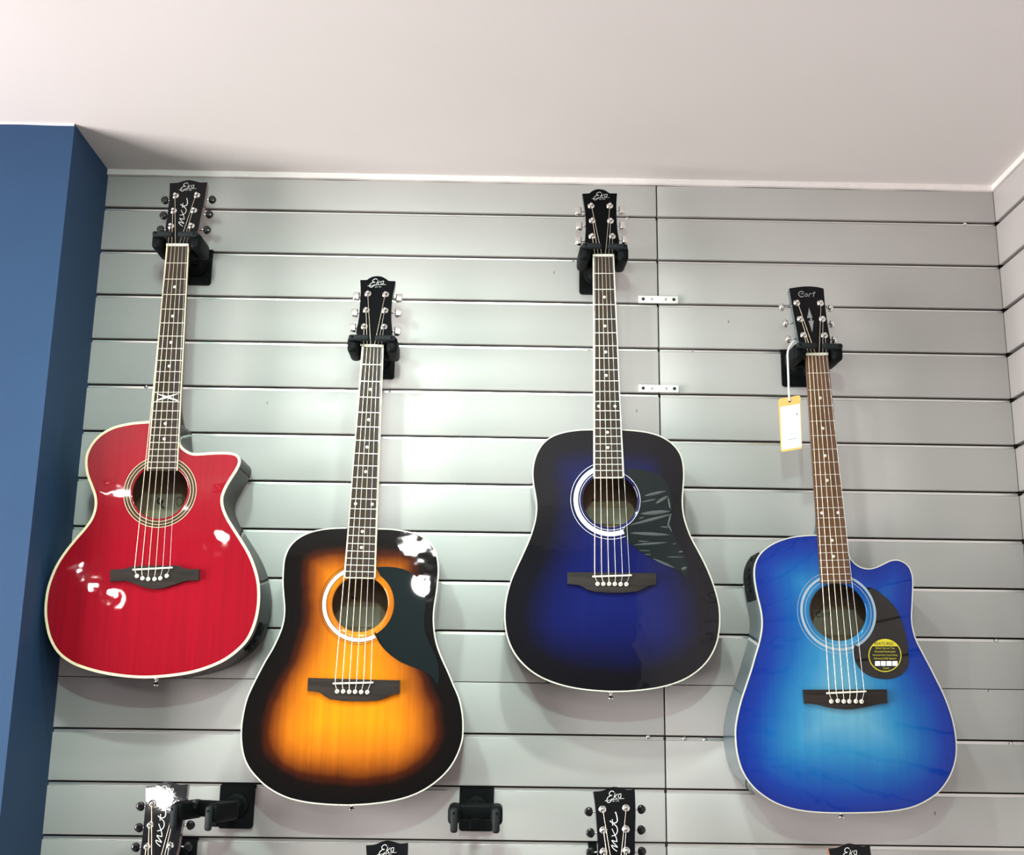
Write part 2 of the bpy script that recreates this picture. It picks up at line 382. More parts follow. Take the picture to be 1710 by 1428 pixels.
# ceiling lamps
for k, (x, y, e, c, aim, spread) in enumerate(DOWNLIGHTS):
    where = ['over the sunburst guitar, behind the viewer', 'nearest the blue guitars', 'nearest the blue pier', 'farthest from the slat wall'][k]
    t = thing('downlight', (x, y, CEIL_Z), 'round recessed ceiling downlight ' + where, 'lamp', 'ceiling downlights')
    MB().lathe((x, y, CEIL_Z), (0, 0, -1), [(0, 0.062), (0.006, 0.060), (0.008, 0.052), (0.004, 0.048)], 28).build('bezel', M['white'], t)
    MB().lathe((x, y, CEIL_Z - 0.0042), (0, 0, -1), [(0, 0.047), (0.002, 0.045)], 28).build('lens', lamp_mat('lens_glow', c, 6.0), t)
    dv = Vector(aim) - Vector((x, y, CEIL_Z - 0.03))
    area_light('downlight_beam', (x, y, CEIL_Z - 0.03), dv.to_track_quat('-Z', 'Y').to_euler(), 0.08, e, c, spread=math.radians(spread))
for k, (x, y, e, hx, hy) in enumerate(PANELS):
    t = thing('light_panel', (x, y, CEIL_Z), ['narrow lengthwise', 'long', 'small crosswise'][k] + ' oblong white ceiling light panel behind the viewer', 'lamp', 'ceiling light panels')
    mb = MB()
    for sx in (-1, 1):
        mb.box((x + sx * hx - 0.012, y - hy - 0.012, CEIL_Z - 0.012), (x + sx * hx + 0.012, y + hy + 0.012, CEIL_Z))
        mb.box((x - hx + 0.012, y + sx * hy - 0.012, CEIL_Z - 0.012), (x + hx - 0.012, y + sx * hy + 0.012, CEIL_Z))
    mb.build('frame', M['white'], t)
    MB().box((x - hx + 0.012, y - hy + 0.012, CEIL_Z - 0.008), (x + hx - 0.012, y + hy - 0.012, CEIL_Z - 0.001)).build('diffuser', lamp_mat('panel_glow', (1, 0.98, 0.95), 9.0), t)
    area_light('panel_beam', (x, y, CEIL_Z - 0.02), (0, 0, 0), 2 * hx - 0.03, e, (1, 0.97, 0.93), 2 * hy - 0.03, 'RECTANGLE')
for k, (x, y, globes) in enumerate(HIGHLIGHT_LAMPS):
    zt = max(g[1] for g in globes) + 0.10
    t = thing('pendant_lamp', (x, y, zt), ['hanging lamp with a cluster of three small globes', 'small single globe hanging lamp', 'large single globe hanging lamp'][k] + ' behind the viewer', 'lamp', 'pendant globe lamps')
    MB().tube([(x, y, zt), (x, y, CEIL_Z - 0.02)], 0.004, 8).build('cable', M['black_plastic'], t)
    MB().lathe((x, y, CEIL_Z), (0, 0, -1), [(0, 0.045), (0.015, 0.045), (0.025, 0.03)], 20).build('ceiling_rose', M['black_plastic'], t)
    for (gx, gz, r) in globes:
        MB().tube([(x, y, zt), (gx, y, zt - 0.01), (gx, y, gz + r * 0.9)], 0.004, 8).build('stem', M['black_plastic'], t)
        MB().lathe((gx, y, gz), (0, 0, 1), [(-r * math.cos(math.pi * i / 12), r * math.sin(math.pi * i / 12)) for i in range(13)], 20).build('globe', lamp_mat('globe_glow', (1.0, 0.97, 0.92), 45.0), t)

# ------------------------------------------------------------------ guitars
YF, YB_NECK, YB_TAIL, DOME = -0.130, 0.098, 0.117, 0.0035
YFB = YF - 0.0065
KH = 0.17                                   # the headstock leans back
EKO = [[(792, 318), (785, 300), (755, 292), (720, 310), (702, 342), (716, 368), (748, 372), (706, 382), (672, 402), (648, 440), (642, 475), (662, 498), (692, 492), (718, 466), (745, 425)],
       [(812, 330), (790, 385), (765, 440)], [(855, 345), (820, 378), (793, 396)], [(800, 392), (812, 415), (826, 440)],
       [(916, 346), (884, 350), (862, 380), (864, 412), (888, 418), (906, 392), (918, 346), (902, 418)],
       [(605, 466), (690, 456), (800, 442), (960, 432)]]
EKO_W = [11, 9, 8, 8, 8.5, 6]
NXT = [[(862, 1374), (800, 1325), (768, 1270), (815, 1285), (868, 1305), (812, 1240), (768, 1186), (812, 1198), (858, 1208)],
       [(858, 1208), (835, 1130), (800, 1060), (760, 985)],
       [(760, 1110), (822, 1092), (852, 1045), (852, 985), (830, 940), (790, 905)],
       [(720, 846), (770, 884), (820, 882), (845, 845), (832, 765), (806, 695)], [(758, 818), (766, 870), (772, 930)]]
NXT_W = [14, 13, 14, 17, 13]

def text_mesh(s, mat_, parent, name, center, ux, uz, size):
    """flat lettering: centre point, right and up unit vectors, cap size in metres"""
    cu = D.curves.new('tmp', 'FONT'); cu.body = s; cu.size = 1.0; cu.align_x = 'CENTER'; cu.align_y = 'CENTER'; cu.resolution_u = 2
    to = D.objects.new('tmp', cu); COL.objects.link(to); dg = bpy.context.evaluated_depsgraph_get(); dg.update()
    me = D.meshes.new_from_object(to.evaluated_get(dg)); D.objects.remove(to)
    mb = MB(); mb.add([np.array(center) + np.array(ux) * v.co.x * size + np.array(uz) * v.co.y * size for v in me.vertices], [tuple(p.vertices) for p in me.polygons])
    D.meshes.remove(me)
    return mb.build(name, mat_, parent, recalc=False)

def plane_fit(pts):
    A = np.c_[np.ones(len(pts)), [p[0] for p in pts], [p[1] for p in pts]]; y = np.array([p[2] for p in pts])
    return np.linalg.lstsq(A, y, rcond=None)[0]

def make_guitar(S):
    T = S.get('T', lambda p: p)
    on_ = lambda u, v, Y: T(on(u, v, Y))
    g = {}
    nutL, nutR = on_(*S['nut'][0], YFB), on_(*S['nut'][1], YFB)
    endL, endR = on_(*S['fb_end'][0], YFB), on_(*S['fb_end'][1], YFB)
    nutC, endC = (nutL + nutR) / 2, (endL + endR) / 2
    axis = (endC - nutC) / np.linalg.norm(endC - nutC)          # down the neck
    perp = np.array([-axis[2], 0, axis[0]]); perp = perp if perp[0] > 0 else -perp
    op = [on_(u, v, YF) for u, v in S['outline']]
    P = resample(catmull([(p[0], p[2]) for p in op], 8), 230)
    # close under the fretboard
    nb = 10
    bridge_ = [P[-1] + (P[0] - P[-1]) * k / nb for k in range(1, nb)]
    PC = np.array(list(P) + bridge_)
    hc = on_(*S['hole'][0], YF); hr = S['hole'][1]
    hc2 = np.array([hc[0], hc[2]])
    saddle = [on_(*q, YF - 0.014) for q in S['saddle']]
    bc = (saddle[0] + saddle[1]) / 2
    tailz = P[:, 1].min(); topz = P[:, 1].max(); tail = P[P[:, 1].argmin()]
    def dome(x, z): return -DOME * max(0.0, 1 - ((x - bc[0]) ** 2 + (z - bc[2] - 0.05) ** 2) / 0.36 ** 2)
    def tY(x, z): return YF + dome(x, z)
    def depth(z): return YB_NECK + (YB_TAIL - YB_NECK) * (topz - z) / (topz - tailz)
    root = thing('acoustic_guitar', (tail[0], YF + 0.06, tailz), S['label'], 'guitar', S.get('group'))
    # soundboard
    NR = 26; V = []; Fc = []; E = []
    n = len(PC); seg = np.roll(PC, -1, 0) - PC
    ang = np.arctan2(PC[:, 1] - hc2[1], PC[:, 0] - hc2[0])
    ring0 = hc2 + hr * np.stack([np.cos(ang), np.sin(ang)], 1)
    def edge_d(q):
        t = np.clip(((q - PC) * seg).sum(1) / ((seg ** 2).sum(1) + 1e-12), 0, 1)
        return np.sqrt((((PC + seg * t[:, None]) - q) ** 2).sum(1).min())
    for k in range(NR + 2):
        s = 0 if k == 0 else (k - 1) / NR
        for i in range(n):
            q = ring0[i] + (PC[i] - ring0[i]) * s
            V.append((q[0], tY(q[0], q[1]) + (0.004 if k == 0 else 0), q[1])); E.append(edge_d(q))
    for k in range(NR + 1):
        for i in range(n):
            j = (i + 1) % n; Fc.append((k * n + i, k * n + j, (k + 1) * n + j, (k + 1) * n + i))
    mb = MB(); mb.add(V, Fc, True); sb = mb.build('soundboard', S['top'], root)
    a = sb.data.attributes.new('edge', 'FLOAT', 'POINT'); a.data.foreach_set('value', E)
    # sides and back
    V = []; Fc = []; L = 5
    for k in range(L):
        for q in PC: V.append((q[0], tY(*q) + (0.0003 if k == 0 else 0) + (depth(q[1]) - dome(*q)) * k / (L - 1), q[1]))
    for k in range(L - 1):
        for i in range(n): j = (i + 1) % n; Fc.append((k * n + i, (k + 1) * n + i, (k + 1) * n + j, k * n + j))
    MB().add(V, Fc, True).build('side', S['side'], root)
    MB().prism([(q[0], YF + depth(q[1]) + 0.0002, q[1]) for q in PC], (0, 0.0025, 0)).build('back', S['side'], root)
    ctr = PC.mean(0)
    inn = [ctr + (q - ctr) * 0.985 for q in PC]
    ib = MB().add([(q[0], YF + depth(q[1]) - 0.004, q[1]) for q in inn], [tuple(range(n))]).build('inner_back', M['inside'], root)
    # binding
    tg = np.gradient(P, axis=0); tg /= np.linalg.norm(tg, axis=1)[:, None]; nin = np.stack([-tg[:, 1], tg[:, 0]], 1)
    if ((hc2 - P[115]) @ nin[115]) < 0: nin = -nin
    bw = S.get('bind_w', 0.003); V = []; Fc = []; m = len(P)
    for q, w in zip(P, nin):
        i_ = q + w * bw; o_ = q - w * 0.0004; y = tY(*q)
        V += [(i_[0], y + 0.0006, i_[1]), (i_[0], y - 0.0005, i_[1]), (o_[0], y - 0.0004, o_[1]), (o_[0], y + 0.0045, o_[1])]
    for i in range(m - 1): Fc += [(4 * i + k, 4 * i + k + 1, 4 * i + k + 5, 4 * i + k + 4) for k in range(3)]
    MB().add(V, Fc, False).build('binding', S['bind'], root)
    # rosette
    for (r0, r1, mm, a0, a1) in S['rings']:
        K = 72; mb = MB(); V = []
        for k in range(K + 1):
            t = math.radians(a0 + (a1 - a0) * k / K)
            for r in (r0 * hr, r1 * hr):
                x, z = hc[0] + r * math.cos(t), hc[2] + r * math.sin(t); V.append((x, tY(x, z) - 0.00045, z))
        mb.add(V, [(2 * k, 2 * k + 1, 2 * k + 3, 2 * k + 2) for k in range(K)]).build('rosette_ring', mm, sb)
    # label inside
    if S.get('inlabel'):
        zb = hc[2]; yb = YF + depth(zb) - 0.0055
        q = [on_(u, v, yb) for u, v in S['inlabel']]
        MB().add(q, [(0, 1, 2, 3)]).build('maker_label', M['paper'], root)
        for st, w in S['inlogo']:
            MB().ribbon(catmull([on_(u, v, yb - 0.0006) for u, v in st], 4), w).build('label_lettering', M['ink'], root)
    # neck
    jz = topz - 0.004
    t_j = (jz - nutC[2]) / axis[2]; fl = np.linalg.norm(endC - nutC)
    hw = lambda t: 0.5 * (np.linalg.norm(nutR - nutL) + (np.linalg.norm(endR - endL) - np.linalg.norm(nutR - nutL)) * t / fl) - 0.0006
    V = []; Fc = []; K = 14; st = list(np.linspace(-0.004, t_j - 0.075, 8)) + list(np.linspace(t_j - 0.07, t_j + 0.012, 9))
    for t in st:
        s = min(1, max(0, (t - (t_j - 0.075)) / 0.073)); d = 0.019 + 0.003 * t / t_j + (0.080 - 0.022) * s ** 2.3
        wid = hw(t) * (1 - 0.12 * s)
        for k in range(K + 1):
            q = math.pi * k / K; cx = math.cos(q)
            p = nutC + axis * t + perp * wid * (1 if cx >= 0 else -1) * abs(cx) ** (0.8 - 0.35 * s)
            V.append((p[0], YF + 0.0003 + d * math.sin(q) ** (0.9 - 0.3 * s), p[2]))
    for i in range(len(st) - 1):
        for k in range(K): Fc.append((i * (K + 1) + k, i * (K + 1) + k + 1, (i + 1) * (K + 1) + k + 1, (i + 1) * (K + 1) + k))
        Fc.append((i * (K + 1) + K, i * (K + 1), (i + 1) * (K + 1), (i + 1) * (K + 1) + K))
    Fc += [tuple(range(K + 1)), tuple((len(st) - 1) * (K + 1) + k for k in range(K + 1))]
    MB().add(V, Fc, True).build('neck', S['neck'], root)
    # fretboard
    fb = MB().prism([nutL, nutR, endR, endL], (0, 0.0066, 0)).build('fretboard', S['fbmat'], root)
    if S.get('fb_bind'):
        w = 0.0021
        strips = [[nutL, nutL + perp * w, endL + perp * w, endL], [nutR - perp * w, nutR, endR, endR - perp * w]]
        if S.get('fb_endbind'): strips.append([endL - axis * w, endR - axis * w, endR, endL])
        for q in strips:
            MB().prism([p + np.array([0, -0.0003, 0]) for p in q], (0, 0.0064, 0)).build('fretboard_binding', S['fb_bind'], fb)
    sc = np.linalg.norm(bc - nutC) - 0.002
    wid = lambda t: hw(t) + 0.0002
    if S.get('detail', True):
        k = 1
        while k < 24:
            t = sc * (1 - 2 ** (-k / 12))
            if t > fl - 0.004: break
            ww = wid(t) - (0.0014 if S.get('fb_bind') else 0)
            MB().obox(nutC + axis * t + np.array([0, -0.0004, 0]), perp, (0, 1, 0), axis, ww, 0.0008, 0.0007).build('fret', M['nickel'], fb)
            tm = sc * (1 - 0.5 * (2 ** (-k / 12) + 2 ** (-(k - 1) / 12)))
            off = None
            if k in (3, 5, 7, 9, 15, 17, 19): off = [0]
            if k == 12: off = [-0.016, 0.016]
            if S.get('x_inlay') and k == 12:
                hx, hz = 0.021, 0.007; c = nutC + axis * tm + np.array([0, -0.0005, 0])
                mb = MB()
                mb.ribbon([c - perp * hx - axis * hz, c, c + perp * hx + axis * hz], [0.001, 0.004, 0.0025])
                mb.ribbon([c - perp * hx + axis * hz, c + np.array([0, -0.0001, 0]), c + perp * hx - axis * hz], [0.0025, 0.004, 0.001])
                mb.build('cross_inlay', M['pearl'], fb)
            elif off:
                if S.get('dots', 17) >= k:
                    for o in off:
                        MB().lathe(nutC + axis * tm + perp * o, (0, -1, 0), [(0, 0.0031), (0.0006, 0.0030)], 14).build('inlay_dot', M['pearl'], fb)
            k += 1
    # nut
    MB().obox((nutL + nutR) / 2 - axis * 0.0022 + np.array([0, 0.0005, 0]), perp, (0, 1, 0), axis, np.linalg.norm(nutR - nutL) / 2, 0.0036, 0.0026, 0.0006).build('nut', M['ivory'], root)
    # headstock
    hY0, hZ0 = YF - 0.0015, nutC[2]
    Zn_src = (on(*S['nut'][0], YFB)[2] + on(*S['nut'][1], YFB)[2]) / 2
    kh = S.get('kh', KH)
    def hp(u, v, off=0.0):
        p = on_tilt(u, v, YF - 0.0015 + off, Zn_src, KH); p[1] += (kh - KH) * (p[2] - Zn_src); return T(p)
    nl, nr = nutL.copy(), nutR.copy(); nl[1] = nr[1] = hY0
    left = [hp(*q) for q in S['head_left']]; right = [hp(*q) for q in S['head_right']]; top = [hp(*q) for q in S['head_top']]
    poly = catmull([nl] + left[::-1], 5) + catmull(top, 5) + catmull(right + [nr], 5)
    dn = np.array([0, 1.0, -kh]); dn /= np.linalg.norm(dn)
    hd = MB()
    npoly = len(poly)
    hd.add(poly, [tuple(range(npoly))]); hdo = None
    hs = MB(); hs.add(poly + [p + dn * 0.0145 for p in poly], [tuple(range(npoly, 2 * npoly))] + [(i, i + npoly, (i + 1) % npoly + npoly, (i + 1) % npoly) for i in range(npoly)])
    hso = hs.build('headstock', S['headside'], root)
    face = MB().prism([p - dn * 0.0009 for p in poly], dn * 0.0010).build('headstock_veneer', S.get('headface', M['black_gloss']), hso)
    fo = -0.0013
    for strokes, ws, fn, mm, nm in S['logos']:
        for st_, w in zip(strokes, ws):
            pts = [hp(*fn(x, y), fo) for x, y in st_]
            MB().ribbon(catmull(pts, 5), w).build(nm, mm, hso)
    for pg in S.get('emblem', []):
        MB().prism([hp(u, v, fo) for u, v in pg], (0, 0.0003, 0)).build('emblem', M['grey_print'], hso)
    if S.get('est'):
        (u, v), (u2, v2) = S['est']
        c = hp((u + u2) / 2, (v + v2) / 2, fo); r = hp(u2, v2, fo) - hp(u, v, fo); L_ = np.linalg.norm(r); r = r / L_
        up = np.cross(r, dn); up = up if up[2] > 0 else -up
        text_mesh('EST. 1959', M['silver_print'], hso, 'small_lettering', c, r, up, L_ / 4.6)
    # tuners
    posts = []
    for side, ps, pk in ((-1, S['posts'][0], S['pegs'][0]), (1, S['posts'][1], S['pegs'][1])):
        for (pu, pv), (ku, kv) in zip(ps, pk):
            b = hp(pu, pv, -0.001); posts.append(b)
            MB().lathe(b, -dn, [(0, 0.0074), (0.0012, 0.0070), (0.0018, 0.0046), (0.003, 0.0034), (0.0062, 0.0030), (0.0075, 0.0034), (0.0088, 0.0024)], 18).build('string_post', M['chrome'], root)
            c = hp(ku, kv, 0.0115)
            px_ = -axis
            tp = MB().tube([c - perp * side * 0.022, c], 0.0019, 10).build('tuning_peg', M['chrome'], root)
            if S['pegkind'] == 'square':
                bt = MB().obox(c, perp, dn, px_, 0.0068, 0.0038, 0.0088, 0.0026)
            elif S['pegkind'] == 'oval':
                bt = MB(); V = []; Fc = []
                for i in range(9):
                    ph = -math.pi / 2 + math.pi * i / 8
                    for k in range(16):
                        th = 2 * math.pi * k / 16
                        sx = (abs(math.cos(ph)) ** 0.75) * math.cos(th); sz = (abs(math.cos(ph)) ** 0.75) * math.sin(th); sy = math.sin(ph)
                        V.append(c + perp * 0.0080 * sx * (1 + 0.15 * side * sx) + px_ * 0.0086 * sz + dn * 0.0045 * (1 if sy > 0 else -1) * abs(sy) ** 0.6)
                for i in range(8):
                    for k in range(16): Fc.append((i * 16 + k, i * 16 + (k + 1) % 16, (i + 1) * 16 + (k + 1) % 16, (i + 1) * 16 + k))
                bt.add(V, Fc, True)
            else:
                bt = MB().lathe(c - px_ * 0.0001, perp * side, [(-0.005, 0.003), (-0.004, 0.0066), (-0.001, 0.0085), (0.003, 0.0084), (0.0055, 0.0062), (0.006, 0.002)], 8)
            bt.build('peg_button', S['pegmat'], tp)
    # pickguard
    if S.get('guard'):
        gp = [on_(u, v, YF - 0.004) for u, v in S['guard']]
        poly2 = [(p[0], p[2]) for p in gp]
        poly2 = catmull(poly2, 5)
        r, a0, a1 = S['guard_arc']
        poly2 += [np.array([hc[0] + r * hr * math.cos(math.radians(q)), hc[2] + r * hr * math.sin(math.radians(q))]) for q in np.linspace(a0, a1, 24)]
        cf = plane_fit([(p[0], p[1], tY(*p)) for p in poly2])
        pl = lambda x, z: cf[0] + cf[1] * x + cf[2] * z
        worst = max(pl(*p) - tY(*p) for p in poly2); o = -(worst + 0.0011)
        pgo = MB().prism([(p[0], pl(*p) + o, p[1]) for p in poly2], (0, 0.0022, 0), False).build('pickguard', S['guardmat'], root)
        g['guard_plane'] = lambda x, z: pl(x, z) + o
        g['guard'] = pgo
    # bridge
    yb = YF - DOME - 0.0075
    bp = [on_(u, v, yb) for u, v in S['bridge']]
    br = MB().prism(bp, (0, 0.0085, 0)).build('bridge', M['bridge'], root)
    s0, s1 = saddle; sd = (s1 - s0); sl = np.linalg.norm(sd); sd /= sl
    MB().obox(np.array([bc[0], yb - 0.0018, bc[2]]), sd, (0, 1, 0), np.cross(sd, (0, 1, 0)), sl / 2, 0.0030, 0.0016, 0.0008).build('saddle', M['ivory'], br)
    pins = []
    for (u, v) in S['pins']:
        p = on_(u, v, yb - 0.002); pins.append(p)
        pn = MB().lathe((p[0], yb + 0.0005, p[2]), (0, -1, 0), [(0, 0.0040), (0.002, 0.0042), (0.0038, 0.0036), (0.0046, 0.0018)], 14).build('bridge_pin', M['ivory'], br)
        if S.get('pin_dots', True):
            MB().lathe((p[0], yb - 0.0041, p[2]), (0, -1, 0), [(0, 0.0011), (0.0004, 0.001)], 8).build('pin_dot', M['ring_brown'], pn)
    # strings
    order = [posts[2], posts[1], posts[0], posts[3], posts[4], posts[5]]
    for k in range(6):
        f = (k + 0.5) / 6
        nk = nutL + (nutR - nutL) * (0.09 + 0.82 * k / 5); sk = s0 + (s1 - s0) * (0.06 + 0.88 * k / 5)
        r = [0.00072, 0.00066, 0.00058, 0.00052, 0.00046, 0.00042][k]
        pth = [pins[k] + np.array([0, -0.0010, 0.001]), np.array([sk[0], yb - 0.0052, sk[2]]), nk - axis * 0.002 + np.array([0, -0.0035, 0]),
               order[k] - dn * 0.005]
        MB().tube(pth, r, 6, False).build('string', M['string_bronze'] if k < 4 else M['string_steel'], root)
    # strap button at the tail
    u, v = S['button']; p = on_(u, v, YF + 0.058)
    MB().lathe((p[0], YF + 0.058, tailz - 0.0005), (0, 0, -1), [(-0.004, 0.0048), (0.001, 0.0048), (0.003, 0.0030), (0.008, 0.0030), (0.010, 0.0062), (0.013, 0.0058), (0.014, 0.003)], 16).build('strap_button', M['chrome'], root)
    # side electronics
    if S.get('preamp'):
        z0, z1, side, d0, d1 = S['preamp']
        idx = [i for i in range(len(P)) if z0 < P[i][1] < z1 and (P[i][0] - bc[0]) * side > 0.06]
        V = []; Fc = []
        for i in idx:
            out = P[i] - nin[i] * 0.0032; e = P[i] + nin[i] * 0.001; y = YF
            V += [(e[0], y + d0, e[1]), (out[0], y + d0 + 0.002, out[1]), (out[0], y + d1 - 0.002, out[1]), (e[0], y + d1, e[1])]
        for a_ in range(len(idx) - 1): Fc += [(4 * a_ + k, 4 * a_ + k + 1, 4 * a_ + k + 5, 4 * a_ + k + 4) for k in range(3)]
        Fc += [(0, 1, 2, 3), tuple(4 * (len(idx) - 1) + k for k in range(4))]
        pa = MB().add(V, Fc).build('preamp_panel', M['black_plastic'], root)
        for fr_ in (0.2, 0.36, 0.52, 0.68, 0.84):
            i = idx[int(fr_ * (len(idx) - 1))]; q = P[i] - nin[i] * 0.0032; yy = YF + d0 + (d1 - d0) * 0.35
            MB().lathe((q[0], yy, q[1]), (-nin[i][0], 0, -nin[i][1]), [(0, 0.0042), (0.003, 0.004), (0.0035, 0.0025)], 10).build('control_knob', M['rubber'], pa)
    g.update(root=root, nutC=nutC, tY=tY, axis=axis, perp=perp, hp=hp, on_=on_, tail=tail)
    return g

def aff(ax, bx, cx, ay, by, cy, ox, oy, s):
    """drawing coordinates -> zoom coordinates -> pixel"""
    return lambda x, y: (ox + (ax * x + bx * y + cx) / s, oy + (ay * x + by * y + cy) / s)
Z1 = (220, 280, 6.49); Z2 = (60, 640, 2.745); Z3 = (200, 640, 3.968)
neck_red_top = [(413, 170), (500, 165), (560, 147), (625, 137), (690, 150), (745, 163), (818, 160)]
RED = dict(label='glossy red cutaway acoustic guitar with cream binding, hanging beside the blue pier',
    nut=((277.8, 411), (315.2, 411.3)), fb_end=((245, 786), (296.5, 786)), saddle=((221.4, 951.5), (288.2, 948)),
    outline=zpx([(520, 175), (440, 182), (360, 200), (300, 232), (258, 275), (233, 325), (228, 375), (236, 425), (255, 475), (270, 520), (272, 565), (258, 615), (228, 660), (185, 710), (140, 765), (100, 825), (70, 890), (50, 960), (42, 1040), (48, 1110), (65, 1175), (100, 1235), (155, 1280), (220, 1308), (300, 1330), (390, 1345), (480, 1352), (560, 1350), (640, 1342), (720, 1328), (800, 1303), (870, 1270), (930, 1225), (975, 1175), (1005, 1110), (1022, 1040), (1027, 970), (1022, 905), (1005, 840), (980, 780), (945, 720), (910, 665), (880, 615), (862, 570), (858, 530), (870, 490), (895, 445), (920, 405), (936, 372), (937, 347), (920, 326), (885, 318), (820, 318), (760, 322), (720, 322), (690, 308), (668, 288), (657, 262), (655, 220), (655, 178)], *Z2),
    hole=((268.0, 821.5), 0.0535), top=M['top_red'], side=M['side_brown'], neck=M['neck_brown'], bind=M['cream'], bind_w=0.0045,
    rings=[(1.06, 1.09, M['ring_brown'], 0, 360), (1.09, 1.105, M['cream'], 0, 360), (1.105, 1.20, M['ring_brown'], 0, 360), (1.20, 1.215, M['cream'], 0, 360), (1.215, 1.30, M['ring_brown'], 0, 360), (1.30, 1.318, M['cream'], 0, 360)],
    inlabel=zpx([(210, 735), (410, 735), (410, 900), (210, 900)], *Z3), inlogo=[(zpx([(262, 760), (250, 785), (268, 800), (285, 775), (275, 810), (295, 830)], *Z3), 0.003), (zpx([(375, 780), (390, 755), (415, 765), (415, 800), (390, 812), (375, 790)], *Z3), 0.0012)],
    fbmat=M['rosewood'], fb_bind=M['cream'], x_inlay=True,
    head_left=zpx([(413, 170), (412, 250), (405, 350), (395, 450), (383, 550), (368, 650), (362, 740), (376, 810)], *Z1),
    head_top=zpx(neck_red_top, *Z1), head_right=zpx([(818, 160), (806, 250), (790, 350), (768, 450), (745, 550), (726, 650), (690, 740), (640, 810)], *Z1),
    headside=M['neck_red'], headface=M['black_head'], est=((309.0, 317.8), (320.5, 317.6)),
    logos=[(EKO, [w * 0.000088 for w in EKO_W], aff(0.535, 0, 605 - 783 * .535, 0, 0.43, 210 - 395 * .43, *Z1), M['silver_print'], 'logo_stroke'),
           (NXT, [w * 0.000088 for w in NXT_W], aff(0.58, -0.11, 560 - 810 * .58 + 1035 * .11, 0, 0.45, 482 - 1035 * .45, *Z1), M['silver_print'], 'logo_stroke')],
    posts=(zpx([(475, 305), (452, 468), (423, 635)], *Z1), zpx([(705, 300), (672, 465), (645, 632)], *Z1)),
    pegs=(zpx([(365, 355), (350, 520), (320, 672)], *Z1), zpx([(870, 348), (838, 508), (812, 675)], *Z1)), pegkind='oval', pegmat=M['black_gloss'],
    bridge=zpx([(340, 855), (400, 852), (425, 845), (445, 838), (545, 836), (650, 836), (672, 845), (690, 852), (748, 853), (746, 903), (690, 905), (640, 920), (590, 938), (545, 944), (500, 938), (450, 918), (410, 906), (340, 908)], *Z2),
    pins=zpx([(113, 1278), (150, 1293), (188, 1298), (230, 1298), (268, 1293), (311, 1277)], *Z3), button=(261, 1138), pin_dots=False,
    preamp=(on(440, 1088, YF)[2], on(440, 1035, YF)[2], 1, 0.035, 0.085))
Z4 = (560, 450, 7.143); Z5 = (390, 860, 2.8); Z6 = (500, 900, 4.76)
